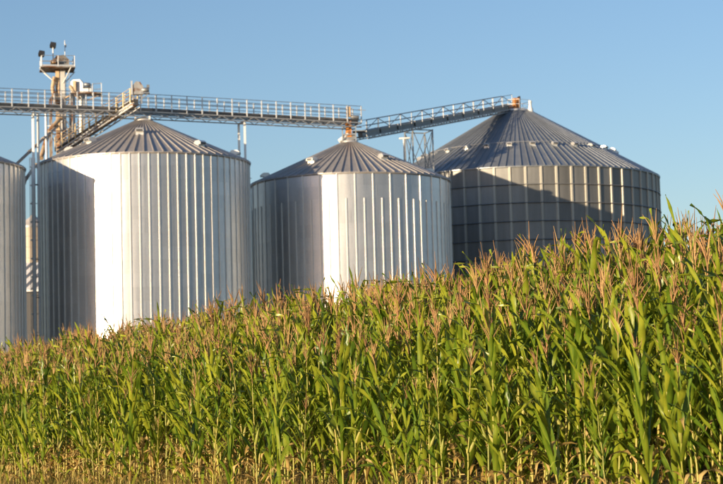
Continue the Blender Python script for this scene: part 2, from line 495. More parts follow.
def bridge(name, label, A, B, rail_h, case_h, truss_h, width, post_gap, zig, mats, cat='conveyor'):
    """a covered conveyor from A to B (its deck line) with a lattice below and railings on both sides"""
    rail_m, case_m, post_m, truss_m = mats
    A, B = Vector(A), Vector(B)
    t = empty(name, (A.x, A.y, A.z - case_h - truss_h)); tag(t, label, cat)
    d = (B - A); L = d.length; d.normalize()
    side = Vector((d.y, -d.x, 0)).normalized()          # towards the viewer
    up = side.cross(d).normalized()
    if up.z < 0: up = -up
    Z = Vector((0, 0, 1)); pw = .05 if zig else .085
    # casing, in lengths bolted together
    nl = max(1, int(L / 3.0))
    for i in range(nl):
        p0, p1 = A + d * (L * i / nl + .012), A + d * (L * (i + 1) / nl - .012)
        o = bar('casing', p0 - up * case_h / 2 - side * .15, p1 - up * case_h / 2 - side * .15, case_h * 1.15, case_h, case_m, t, up=tuple(side))
        bar('flange', p1 - up * (case_h / 2) - side * .15 - d * .03, p1 - up * (case_h / 2) - side * .15 + d * .03, case_h + .12, case_h * 1.15 + .12, case_m, t, up=tuple(side))
    # walkway planks on the viewer's side
    wl = max(1, int(L / 2.4))
    for i in range(wl):
        p0, p1 = A + d * (L * i / wl + .015), A + d * (L * (i + 1) / wl - .015)
        bar('walkway_grating', p0 + side * width * .30 - up * .10, p1 + side * width * .30 - up * .10, width * .36, .05, truss_m, t, up=tuple(up))
    # lattice
    for s in (-1, 1):
        o = side * (width / 2 * s)
        bar('top_chord', A + o - up * (case_h + .03), B + o - up * (case_h + .03), .10, .10, truss_m, t, up=tuple(up))
        bar('bottom_chord', A + o - up * (case_h + truss_h), B + o - up * (case_h + truss_h), .09, .09, truss_m, t, up=tuple(up))
        n = max(2, int(L / .8)); flip = 0
        for i in range(n):
            a, b = A + d * (L * i / n) + o, A + d * (L * (i + 1) / n) + o
            za, zb = (case_h + .03, case_h + truss_h) if i % 2 == 0 else (case_h + truss_h, case_h + .03)
            bar('lattice_bar', a - up * za, b - up * zb, .05, .05, truss_m, t)
        # posts and rails
        m = max(2, int(round(L / post_gap)))
        for i in range(m + 1):
            p = A + d * (L * i / m) + o * 1.04
            bar('railing_post', p - Z * (case_h * (1.0 if s > 0 else .3)), p + Z * rail_h, pw, pw, post_m, t, up=tuple(d))
            if zig and i < m and s > 0:
                q = A + d * (L * (i + 1) / m) + o * 1.04
                if i % 2: bar('railing_brace', p + Z * rail_h, q + Z * .05, .055, .055, rail_m, t)
                else: bar('railing_brace', p + Z * .05, q + Z * rail_h, .055, .055, rail_m, t)
        for h in ((1.0, .66, .33) if not zig else (1.0, .45)):
            bar('handrail', A + o * 1.05 + Z * rail_h * h, B + o * 1.05 + Z * rail_h * h, .055, .055, rail_m, t, tube=True)
    # cross ties under the deck
    n = max(2, int(L / 1.6))
    for i in range(n + 1):
        p = A + d * (L * i / n)
        bar('cross_tie', p - side * width / 2 - up * (case_h + .09), p + side * width / 2 - up * (case_h + .09), .08, .08, truss_m, t)
    return t, d, side, up

row = (C2 - C1).normalized()
ZR1 = height(143, 95.5, C1.length); ZR2 = height(350, 107, C2.length)
ZR = (ZR1 + ZR2) / 2
print('rail heights', ZR1, ZR2)
RAIL = 1.12
E1 = C2 + row * .9
E0 = C1 - row * 33
BR = (M['steel'], M['steel'], M['post_white'], M['lattice'])
def on_row(px):
    """distance along the silo row, from the bright silo, of the point seen in picture column px"""
    v = ray(px, 100); k = v.x / v.y
    return (k * C1.y - C1.x) / (row.x - k * row.y)
t0 = on_row(0.0); zl = at(0, 89.6, C1.y + row.y * t0).z; slope_l = (ZR1 - zl) / -t0
JOIN = C1 + row * .9
bridge('conveyor_bridge', 'long straight conveyor with white railing posts between the bright and middle silo peaks',
       v3(JOIN, ZR1 - RAIL), v3(E1, ZR2 - RAIL), RAIL, .40, .44, 1.5, 1.46, False, BR)
bridge('conveyor_bridge', 'conveyor stretch with white railing posts running off the left edge of the picture',
       v3(E0, ZR1 - RAIL - slope_l * 33.9), v3(JOIN - row * .04, ZR1 - RAIL), RAIL, .40, .44, 1.5, 1.46, False, BR)
A = at(361, 131.0, C2.y + .8); B = at(507, 104.5, C3.y - 1.0)
bridge('conveyor_incline', 'sloping conveyor with zigzag railing climbing to the widest silo',
       A, B, .95, .52, .28, 1.2, 2.0, True, (M['steel'], M['steel'], M['steel'], M['steel']))
A = at(59, 148.0, 175.5); B = at(134, 99.5, C1.y - 2.2)
bridge('conveyor_incline', 'rusty sloping conveyor with yellow posts climbing to the bright silo peak',
       A, B, .9, .40, .30, 1.0, .50 * 1.6, False, (M['tan_steel'], M['tan_steel'], M['yellow_steel'], M['steel']))

# ------------------------------------------------------------------ supports under the bridges
def trestle(label, c, half, rz, z0, z1, bays, mats=None, wd=.14):
    mat = mats or M['steel']
    t = empty('support_tower', (c[0], c[1], z0)); tag(t, label, 'support tower', 'steel towers carrying the conveyors')
    cs = [Vector((c[0] + math.cos(rz + q) * half * 1.414, c[1] + math.sin(rz + q) * half * 1.414, 0)) for q in (PI / 4, 3 * PI / 4, 5 * PI / 4, 7 * PI / 4)]
    for p in cs: bar('leg', p + Vector((0, 0, z0)), p + Vector((0, 0, z1)), wd, wd, mat, t)
    for k in range(bays):
        za, zb = z0 + (z1 - z0) * k / bays, z0 + (z1 - z0) * (k + 1) / bays
        for i in range(4):
            p, q = cs[i], cs[(i + 1) % 4]
            bar('girt', p + Vector((0, 0, zb - .08)), q + Vector((0, 0, zb - .08)), .09, .09, mat, t)
            bar('brace', p + Vector((0, 0, za)), q + Vector((0, 0, zb - .1)), .06, .06, mat, t)
            bar('brace', q + Vector((0, 0, za)), p + Vector((0, 0, zb - .1)), .06, .06, mat, t)
    return t

def two_posts(label, pts, z0, z1, wd=.2):
    t = empty('support_tower', (pts[0][0], pts[0][1], z0)); tag(t, label, 'support tower', 'steel towers carrying the conveyors')
    for p in pts: bar('leg', v3(p, z0), v3(p, z1), wd, wd, M['post_white'], t)
    z = z0 + 2.5
    while z < z1 - 1:
        for i in range(len(pts) - 1): bar('girt', v3(pts[i], z), v3(pts[i + 1], z), .07, .07, M['steel'], t)
        z += 3.2
    bar('cap_beam', v3(pts[0], z1 + .06), v3(pts[-1], z1 + .06), .16, .12, M['steel'], t)

zdeck1 = ZR1 - RAIL - .55 - .36
p = at(239, 140, 179.5); q = at(245, 140, 178.2)
two_posts('pair of pale posts between the bright and the middle silo', [p, q], PAD, ZR2 - RAIL - .95)
p = at(33.2, 140, 168.0); q = at(38.2, 140, 168.6)
two_posts('pair of pale posts between the left two silos', [p, q], PAD, at(36, 113.5, 168.3).z)
mid23 = C2 + (C3 - C2) * .44
zi = at(425, 121.5, mid23.y).z - .9
cc = at(418.5, 130, mid23.y)
trestle('cross-braced tower under the sloping conveyor beside the widest silo', (cc.x, cc.y), 1.05, rad(20), PAD, zi, 6)
# white T-shaped pipe next to that tower
tp = at(404.0, 150, mid23.y - 1.2); tz = at(404, 139, mid23.y - 1.2).z
tt_ = empty('vent_pipe', (tp.x, tp.y, PAD)); tag(tt_, 'white T-shaped vent pipe left of the cross-braced tower', 'pipe')
bar('riser', (tp.x, tp.y, PAD), (tp.x, tp.y, tz), .13, .13, M['white'], tt_, tube=True)
bar('cross_pipe', (tp.x - .45, tp.y, tz + .05), (tp.x + .60, tp.y, tz + .08), .19, .19, M['white'], tt_, tube=True)
# short stands on the silo peaks that carry the bridges
def peak_stand(label, c, z0, z1, half):
    t = empty('peak_stand', (c[0], c[1], z0)); tag(t, label, 'stand', 'stands on the silo peaks')
    for sx in (-1, 1):
        for sy in (-1, 1):
            bar('leg', (c[0] + sx * half, c[1] + sy * half, z0), (c[0] + sx * half, c[1] + sy * half, z1), .13, .13, M['post_white'], t)
    block('hopper', (c[0], c[1], (z0 + z1) / 2), (half * .9, half * .9, max(.15, (z1 - z0) * .8)), M['tan_steel'], t)
peak_stand('short white legged stand on the peak of the bright silo', C1, PK1 + .05, zdeck1 + .08, .62)

# discharge gear on the middle silo's peak, where the two conveyors meet
def transfer():
    t = empty('transfer_tower', (C2.x, C2.y, PK2)); tag(t, 'rusty transfer gear between the two conveyors on the middle silo peak', 'transfer gear')
    for sx in (-1, 1):
        for sy in (-1, 1):
            x, y = C2.x + sx * .62, C2.y + sy * .62
            bar('leg', (x, y, PK2 + .05), (x, y, ZR2 - RAIL - .8), .10, .10, M['steel'], t)
    for z in (PK2 + .7, PK2 + 1.4): 
        for sx in (-1, 1): bar('girt', (C2.x + sx * .62, C2.y - .62, z), (C2.x + sx * .62, C2.y + .62, z), .08, .08, M['steel'], t)
        for sy in (-1, 1): bar('girt', (C2.x - .62, C2.y + sy * .62, z), (C2.x + .62, C2.y + sy * .62, z), .08, .08, M['steel'], t)
    block('chute', (C2.x - .05, C2.y - .2, PK2 + 1.25), (.55, .5, 1.5), M['orange'], t)
    block('inlet_box', (C2.x + .05, C2.y, PK2 + .55), (1.0, .8, .55), M['steel'], t)
    bar('spout', (C2.x - .1, C2.y - .3, PK2 + .8), (C2.x - .95, C2.y - .5, PK2 + .12), .36, .36, M['white'], t, tube=True)
    block('platform', (C2.x + .9, C2.y - .1, PK2 + 1.02), (1.2, 1.3, .07), M['steel'], t)
    # drive on top of the bridge end
    p = at(348.5, 112, C2.y - .7)
    block('drive_guard', p, (.42, .42, .95), M['tan_steel'], t)
    bar('motor', p + Vector((.2, 0, -.45)), p + Vector((.95, .1, -.5)), .34, .34, M['steel'], t, tube=True)
    bar('lamp_arm', p + Vector((.9, 0, .2)), p + Vector((1.6, 0, .1)), .05, .05, M['steel'], t)
transfer()

def end_drive():
    p = at(516, 103.5, C3.y)
    t = empty('conveyor_drive', (p.x, p.y, PK3 + .3)); tag(t, 'orange conveyor drive standing on the peak of the widest silo', 'drive')
    block('gearbox', p + Vector((0, -.1, -.05)), (.62, .55, 1.15), M['orange'], t, .3)
    bar('motor', p + Vector((-.1, -.4, .1)), p + Vector((-.1, .5, .1)), .45, .45, M['tan_steel'], t, tube=True)
    block('belt_guard', p + Vector((.33, .1, .1)), (.14, .5, 1.3), M['dark'], t, .3)
    block('head_box', p + Vector((-.9, 0, -.45)), (1.3, .6, .55), M['steel'], t, rad(35))
    for dx in (-.3, .35): bar('leg', p + Vector((dx, 0, -.6)), (p.x + dx, p.y, PK3 + .18), .1, .1, M['steel'], t)
    # peak platform railing
    t2 = empty('peak_railing', (C3.x, C3.y, PK3)); tag(t2, 'pale railing round the peak of the widest silo', 'railing')
    r = 1.62; z = PK3 + .12
    ps = [(C3.x + r * math.cos(q), C3.y + r * math.sin(q)) for q in [2 * PI * i / 8 + .2 for i in range(8)]]
    for i in range(8):
        if i in (3, 4): continue
        bar('railing_post', v3(ps[i], z), v3(ps[i], z + 1.05), .05, .05, M['galv_rib'], t2)
        if i in (2,): continue
        for h in (.55, 1.03): bar('handrail', v3(ps[i], z + h), v3(ps[(i + 1) % 8], z + h), .04, .04, M['galv_rib'], t2) if (i + 1) % 8 not in (3, 4) else None
    # white beacon
    b = at(530.5, 111.5, C3.y - 1.2)
    tb = empty('beacon', (b.x, b.y, b.z - .1)); tag(tb, 'white tapered vent stack on the peak of the widest silo', 'vent stack')
    obj('stack', lathe([(.32, 0), (.27, .35), (.16, .6), (.14, 1.05), (.18, 1.08), (.18, 1.2), (.0, 1.3)], 14, M['white'], name='stack'), tb)
    obj('flange', lathe([(.30, -.04), (.30, .04), (.24, .05)], 14, M['white'], name='flange'), tb)
end_drive()

def head_drive():
    p = at(137, 91.5, C1.y - 2.2)
    t = empty('conveyor_drive', (p.x, p.y, p.z - 1.1)); tag(t, 'grey conveyor drive with motor above the bright silo peak', 'drive')
    hood = mesh_from('head_hood', [(x, y, z) for y in (-.32, .32) for x, z in ((-.45, -.5), (-.45, .35), (-.2, .62), (.15, .58), (.42, .2), (.42, -.5))],
                     [(5, 4, 3, 2, 1, 0), (6, 7, 8, 9, 10, 11)] + [(i, (i + 1) % 6, 6 + (i + 1) % 6, 6 + i) for i in range(6)], M['trunk_grey'])
    obj('head_hood', hood, t, p + Vector((.1, 0, .2)) - base_of(t), .2)
    block('belt_guard', p + Vector((-.42, -.3, .25)), (.14, .4, 1.2), M['galv_rib'], t, .1)
    block('motor_mount', p + Vector((.72, 0, -.18)), (.75, .5, .10), M['steel'], t, .1)
    bar('motor', p + Vector((.45, -.1, .1)), p + Vector((1.05, -.1, .1)), .40, .40, M['steel'], t, tube=True)
    block('junction_box', p + Vector((.95, .1, .42)), (.25, .2, .3), M['steel'], t, .1)
    bar('knee_brace', p + Vector((1.0, 0, -.2)), p + Vector((.2, 0, -.8)), .07, .07, M['steel'], t)
    for dx in (-.3, .4): bar('leg', p + Vector((dx, 0, -.3)), p + Vector((dx, 0, -1.1)), .1, .1, M['steel'], t)
head_drive()

# ------------------------------------------------------------------ bucket elevator tower
def elevator():
    Y = 183.0
    def P(px, py, dy=0.0): return at(px, py, Y + dy)
    b = P(61, 150); x0, y0 = b.x, b.y
    t = empty('bucket_elevator', (x0, y0, PAD)); tag(t, 'tall bucket elevator with a railed platform at its head', 'grain elevator')
    zt = P(61, 62).z
    k = Y / F                                              # metres per photograph pixel here
    # the two casings, bolted together from lengths
    def trunk(px, wd, mat):
        q = P(px, 120)
        z = PAD
        while z < zt - .01:
            z1 = min(z + 2.44, zt)
            bar('trunking', (q.x, q.y, z), (q.x, q.y, z1 - .02), wd, .5, mat, t, up=(0, 1, 0))
            bar('flange', (q.x, q.y, z1 - .06), (q.x, q.y, z1 - .01), wd + .1, .6, mat, t, up=(0, 1, 0))
            z = z1
    trunk(58.2, .36, M['tan_steel']); trunk(63.6, .46, M['trunk_grey'])
    # head
    hz = P(60, 69.5).z
    o = block('platform', (x0 - .25, y0, hz), (3.15, 2.9, .10), M['steel_rust'], t, rad(12))
    for s in (-1, 1):
        for e in (-1, 1):
            a = Vector((x0 - .25 + s * 1.45, y0 + e * 1.2, hz - .05)); q = Vector((x0 + s * .3, y0 + e * .25, hz - 1.35))
            bar('knee_brace', a, q, .07, .07, M['white'], t)
    rz = rad(12); cr, sr = math.cos(rz), math.sin(rz)
    def R_(dx, dy, z): return Vector((x0 - .25 + dx * cr - dy * sr, y0 + dx * sr + dy * cr, z))
    cs = [(-1.5, -1.38), (1.5, -1.38), (1.5, 1.38), (-1.5, 1.38)]
    for i in range(4):
        a, c = cs[i], cs[(i + 1) % 4]
        for f in (0, .5):
            d = (a[0] + (c[0] - a[0]) * f, a[1] + (c[1] - a[1]) * f)
            bar('railing_post', R_(*d, hz + .05), R_(*d, hz + 1.05), .06, .06, M['post_white'], t)
        for h in (.5, 1.05): bar('handrail', R_(*a, hz + h), R_(*c, hz + h), .045, .045, M['steel'], t)
        bar('toe_board', R_(*a, hz + .13), R_(*c, hz + .13), .03, .15, M['galv_rib'], t)
    hood = mesh_from('head_hood', [(x, y, z) for y in (-.4, .4) for x, z in ((-.75, 0), (-.75, .7), (-.4, 1.15), (.3, 1.25), (.75, .8), (.75, 0))],
                     [(5, 4, 3, 2, 1, 0), (6, 7, 8, 9, 10, 11)] + [(i, (i + 1) % 6, 6 + (i + 1) % 6, 6 + i) for i in range(6)], M['steel_rust'])
    obj('head_hood', hood, t, (.05, 0, hz + .06 - PAD), .25)
    bar('head_shaft', (x0 - .1, y0 - .9, hz + .7), (x0 - .1, y0 + .8, hz + .7), .16, .16, M['steel'], t, tube=True)
    bar('drive_motor', (x0 - .75, y0 - .75, hz + .55), (x0 - .2, y0 - .75, hz + .55), .42, .42, M['tan_steel'], t, tube=True)
    # chute down from the head, and the distributor platform on its right
    bar('chute', P(54.5, 77, -.4), P(52.5, 88, -.4), .38, .38, M['tan_steel'], t, tube=True)
    bar('chute', P(52.5, 88, -.4), P(55.5, 104, -.4), .38, .38, M['tan_steel'], t, tube=True)
    # rungs of the ladder up the casing
    ql = P(68.0, 120)
    for s in (-.2, .2): bar('ladder_rail', (ql.x + s, ql.y - .3, P(60, 140).z), (ql.x + s, ql.y - .3, hz + .9), .05, .05, M['steel'], t)
    z = P(60, 140).z
    while z < hz: bar('rung', (ql.x - .2, ql.y - .3, z), (ql.x + .2, ql.y - .3, z), .03, .03, M['steel'], t); z += .4
    # antenna and flood lights standing on the platform
    an = empty('antenna', R_(.75, .6, hz + .05)); tag(an, 'thin white antenna mast on the elevator platform', 'antenna')
    top = P(66, 39); ba = base_of(an)
    bar('mast', ba, (ba.x, ba.y, top.z), .07, .07, M['white'], an, tube=True)
    bar('arm', (ba.x, ba.y, top.z - .5), (ba.x + .14, ba.y, top.z - .5), .05, .3, M['steel'], an)
    for px, py, lab in ((41.5, 55, 'small flood light low on the left corner of the elevator platform'), (53, 46.5, 'square dark flood light highest above the elevator platform')):
        q = P(px, py, -1.2 if px < 45 else -.3)
        f = empty('flood_light', (q.x, q.y, hz + .05)); tag(f, lab, 'flood light', 'flood lights on the elevator')
        bar('pole', (q.x, q.y, hz + .05), (q.x, q.y, q.z - .05), .13, .13, M['white'], f, tube=True)
        h = bar('housing', q + Vector((-.04, -.12, -.08)), q + Vector((.04, .12, .28)), .50, .42, M['dark'], f, up=(0, 1, 0))
        bar('lens', q + Vector((.045, .30, .06)), q + Vector((.05, .36, .06)), .34, .34, M['glass'], f)
elevator()

def elevator_frame():
    q = at(61, 120, 183.0); z1 = at(61, 98, 183).z
    t = trestle('rusty lattice frame standing round the bucket elevator', (q.x, q.y), .95, rad(14), PAD, z1, 10, M['steel_rust'], .11)
    for dx, dy, w_ in ((-1.35, .3, .10), (.55, -.8, .12), (1.5, .6, .10), (1.9, -.3, .09)):
        bar('conduit', (q.x + dx, q.y + dy, PAD), (q.x + dx, q.y + dy, z1 - .3 - abs(dx)), w_, w_, M['trunk_grey'], t, tube=True)
        bar('conduit_bracket', (q.x + dx, q.y + dy, z1 - 1.2 - abs(dx)), (q.x + dx * .6, q.y + dy * .6, z1 - 1.2 - abs(dx)), .06, .06, M['steel'], t)
elevator_frame()

def distributor():
    Y = 182.0
    def P(px, py, dy=0.0): return at(px, py, Y + dy)
    c = P(86, 94.5)
    t = empty('distributor', (c.x, c.y, PAD)); tag(t, 'white distributor house on a railed platform beside the elevator', 'distributor')
    block('platform', c, (2.9, 1.8, .10), M['steel_rust'], t, rad(10))
    h = P(78.5, 87)
    body = mesh_from('house', [(x, y, z) for y in (-.45, .45) for x, z in ((-.62, -.66), (-.62, .42), (-.38, .62), (.25, .62), (.55, .25), (.55, -.66))],
                     [(5, 4, 3, 2, 1, 0), (6, 7, 8, 9, 10, 11)] + [(i, (i + 1) % 6, 6 + (i + 1) % 6, 6 + i) for i in range(6)], M['white'])
    ho = obj('house', body, t, h - base_of(t), rad(-8))
    block('side_panel', P(74.8, 88.0, -.62), (.26, .3, 1.25), M['tan_steel'], t, rad(-8))
    bar('drive_motor', P(84.5, 84.5, -.75), P(90, 85, -.75), .36, .36, M['steel'], t, tube=True)
    block('motor_mount', P(87, 88, -.6), (.7, .5, .12), M['dark'], t)
    block('belt_guard', P(90.5, 88.5, -.6), (.2, .3, .8), M['galv_rib'], t)
    block('gearbox', P(86, 91, -.6), (.5, .4, .5), M['white'], t)
    bar('chute', P(70, 86, -.7), P(76, 95, -.7), .3, .3, M['tan_steel'], t, tube=True)
    bar('chute', P(76, 95, -.7), P(80, 99, -.5), .3, .3, M['tan_steel'], t, tube=True)
    bar('support_arm', P(71, 95, -.3), P(64, 99, .4), .12, .12, M['tan_steel'], t)
    bar('drop_pipe', P(81, 95), (P(81, 130).x, P(81, 130).y, P(81, 150).z), .36, .36, M['white'], t, tube=True)
    bar('post', P(74, 95, .5), (P(74, 130, .5).x, P(74, 130, .5).y, PAD), .16, .16, M['steel'], t)
    bar('post', P(84, 95, .8), (P(84, 130, .8).x, P(84, 130, .8).y, PAD), .14, .14, M['steel'], t)
    bar('knee_brace', P(99, 95.5), P(86, 101), .08, .08, M['tan_steel'], t)
    ps = [(93, 95.0, .6), (101.5, 94.2, .6), (101.5, 94.6, -.6), (92.5, 95.0, -.7)]
    for i, (a, b_, dy) in enumerate(ps):
        q = P(a, b_, dy); bar('railing_post', q, q + Vector((0, 0, 1.05)), .055, .055, M['post_white'], t)
        if i < 3:
            q2 = P(*ps[i + 1])
            for hh in (.5, 1.03): bar('handrail', q + Vector((0, 0, hh)), q2 + Vector((0, 0, hh)), .04, .04, M['steel'], t)
distributor()

def spouts():
    Y = 181.0
    def P(px, py, y=Y): return at(px, py, y)
    def spout(label, pts, wd, mat):
        t = empty('grain_spout', pts[-1]); tag(t, label, 'spout', 'grain spouts hanging from the elevator')
        for a, b in zip(pts, pts[1:]):
            bar('pipe', a, b, wd, wd, mat, t, tube=True)
        for a, b in zip(pts, pts[1:]):
            d = (b - a).normalized(); n = max(1, int((b - a).length / 3))
            for i in range(n + 1):
                q = a + (b - a) * (i / n); bar('collar', q - d * .05, q + d * .05, wd + .09, wd + .09, mat, t, tube=True)
    spout('tan spout slanting down from the elevator to the leftmost silo roof', [P(56.5, 127, 182), P(43, 139, 176), P(15.5, 165, C0.y + 6)], .26, M['beige'])
    spout('thick tan spout leaning steeply against the foot of the elevator', [P(60.5, 118, 182), P(48.5, 132, 181), P(41, 158, 179)], .42, M['tan_steel'])
    spout('pale vertical spout pipe left of the elevator', [P(45.8, 113.5, 177), P(46.3, 140, 177), v3(P(46.3, 140, 177), PAD + 4)], .22, M['post_white'])
    spout('pale spout slanting down between the left two silos', [P(36, 165, 176), P(26.5, 178, 174), P(24, 183, 173)], .30, M['beige'])
    spout('grey vertical spout pipe right of the elevator', [P(70.5, 100, 184), P(70.8, 140, 184), v3(P(70.8, 140, 184), PAD + 4)], .30, M['galv_rib'])
spouts()

# ------------------------------------------------------------------ things glimpsed between the left two silos
def gap_things():
    c = at(33.5, 240, 205); R = 1.55
    z1 = height(31, 224, 205.0)
    t = empty('storage_bin', (c.x, c.y, PAD)); tag(t, 'slim beige storage bin glimpsed between the left two silos', 'storage bin')
    n = int((z1 - PAD) / 1.12)
    pm = [mesh_from('wall_ring', *lm, M['beige'], True) for lm in [(
        [(R * math.cos(2 * PI * i / 32) + 0, R * math.sin(2 * PI * i / 32), z) for z in (.01, 1.11) for i in range(32)],
        [(i, (i + 1) % 32, 32 + (i + 1) % 32, 32 + i) for i in range(32)])]][0]
    for k in range(n): obj('wall_ring', pm, t, (0, 0, z1 - PAD - (k + 1) * 1.12))
    obj('roof', lathe([(R + .1, -.05), (R + .1, .05), (.3, 1.05), (.3, 1.2), (0, 1.25)], 32, M['roof'], name='roof'), t, (0, 0, z1 - PAD))
    obj('rim', lathe([(R + .05, -.2), (R + .08, 0), (R + .02, .05)], 32, M['steel'], name='rim'), t, (0, 0, z1 - PAD))
    # shed with a ribbed white roof that slopes down to the right
    a, b = at(14, 258, 196), at(46, 290, 193)
    s = empty('shed', (a.x, a.y, PAD)); tag(s, 'dark shed with a white ribbed lean-to roof between the left two silos', 'shed')
    ze, zr = at(30, 290, 192).z, at(24, 262, 196).z
    x0, x1 = a.x - 1.5, b.x + 1.5
    n = 14
    for i in range(n):
        xa, xb = x0 + (x1 - x0) * i / n, x0 + (x1 - x0) * (i + 1) / n
        me = mesh_from('roof_panel', [(xa, 191.5, ze), (xb - .03, 191.5, ze), (xb + 2.0 - .03, 197, zr), (xa + 2.0, 197, zr),
                                      (xa, 191.5, ze - .06), (xb - .03, 191.5, ze - .06)], [(0, 1, 2, 3), (4, 5, 1, 0)], M['white' if i % 2 else 'steel'])
        o = obj('roof_panel', me, s); o.location = -base_of(s)
    me = mesh_from('wall', [(x, y, z) for x in (x0 + .15, x1 - .15) for y in (191.8, 197) for z in (PAD - .1, ze - .08)],
                   [(0, 1, 3, 2), (4, 6, 7, 5), (0, 4, 5, 1), (2, 3, 7, 6)], M['shed_wall'])
    o = obj('wall', me, s); o.location = -base_of(s)
    bar('gutter', (x0, 191.4, ze - .12), (x1, 191.4, ze - .12), .16, .16, M['white'], s)
gap_things()

# ------------------------------------------------------------------ corn
class Geo:
    """collects quads with a material slot and a tint each"""
    def __init__(s): s.v = []; s.f = []; s.m = []; s.t = []
    def grid(s, P, mat, tint, closed=False, rib=0.0):
        """P[i][j] points; joins neighbours into quads"""
        b = len(s.v); n, m = len(P), len(P[0])
        for r in P: s.v += [tuple(p) for p in r]
        s.t += [tint] * (n * m) if not rib else [min(1, tint + (rib if j == 1 else 0)) for i in range(n) for j in range(m)]
        for i in range(n - 1):
            for j in range(m if closed else m - 1):
                k = (j + 1) % m
                s.f.append((b + i * m + j, b + i * m + k, b + (i + 1) * m + k, b + (i + 1) * m + j)); s.m.append(mat)
    def arrays(s):
        return (np.array(s.v, np.float32), np.array(s.f, np.int32), np.array(s.m, np.int32), np.array(s.t, np.float32))

SLOTS = ['leaf', 'dry', 'stalk', 'tassel', 'husk', 'grass']
def mesh_arrays(name, V, Fq, mi, ti, single=None, smooth_=True):
    me = bpy.data.meshes.new(name)
    me.vertices.add(len(V)); me.vertices.foreach_set('co', V.astype(np.float32).ravel())
    me.loops.add(Fq.size); me.loops.foreach_set('vertex_index', Fq.ravel())
    me.polygons.add(len(Fq))
    me.polygons.foreach_set('loop_start', np.arange(0, Fq.size, 4, dtype=np.int32))
    if single:
        me.materials.append(M[single])
    else:
        for k in SLOTS: me.materials.append(M[k])
        me.polygons.foreach_set('material_index', mi)
    if smooth_: me.polygons.foreach_set('use_smooth', np.ones(len(Fq), bool))
    a = me.attributes.new('tint', 'FLOAT', 'POINT'); a.data.foreach_set('value', ti.astype(np.float32))
    me.update(calc_edges=True)
    return me

def tube(g, pts, rads, n, mat, tint):
    P = []
    for i, p in enumerate(pts):
        p = Vector(p)
        d = (Vector(pts[min(i + 1, len(pts) - 1)]) - Vector(pts[max(i - 1, 0)])).normalized()
        u = d.cross(Vector((0, 1, 0)) if abs(d.y) < .9 else Vector((1, 0, 0))).normalized(); w_ = d.cross(u)
        P.append([p + (u * math.cos(2 * PI * k / n) + w_ * math.sin(2 * PI * k / n)) * rads[i] for k in range(n)])
    g.grid(P, mat, tint, True)

def leaf(g, r, z0, az, L, Wd, a0, droop, mat, tint, n=9, curl=1.7):
    """a strap-shaped corn leaf: leaves the stalk steeply, arches and hangs; folded along its midrib, wavy at its edges"""
    tw = r.uniform(-.9, .9); side_c = r.uniform(-.5, .5); wf = r.uniform(5, 9); wp = r.uniform(0, 6); fold = r.uniform(.25, .6)
    kink = r.uniform(.45, .8) if r.random() < .3 else 2.0
    p = Vector((math.cos(az) * .008, math.sin(az) * .008, z0)); P = []
    for i in range(n + 1):
        t = i / n
        th = a0 + droop * t ** curl + (1.0 * smooth(kink, kink + .12, t))
        th = min(th, 2.95)
        aa = az + side_c * t * t
        h = Vector((math.cos(aa), math.sin(aa), 0))
        d = h * math.sin(th) + Vector((0, 0, 1)) * math.cos(th)
        nrm = -h * math.cos(th) + Vector((0, 0, 1)) * math.sin(th)
        sd = d.cross(nrm)
        q = tw * t * t
        sd2 = sd * math.cos(q) + nrm * math.sin(q); nr2 = nrm * math.cos(q) - sd * math.sin(q)
        wd = Wd * min(1, .42 + 2.2 * t) * max(.03, (1 - t ** 1.7)) ** .9
        wv = .22 * Wd * math.sin(wf * t * 2 + wp) * min(1, 3 * t)
        wv2 = .22 * Wd * math.sin(wf * t * 2.3 + wp + 2) * min(1, 3 * t)
        P.append([p - sd2 * wd * .5 + nr2 * (fold * wd * .5 + wv), p.copy(), p + sd2 * wd * .5 + nr2 * (fold * wd * .5 + wv2)])
        p = p + d * (L / n)
    g.grid(P, mat, tint, rib=.22)

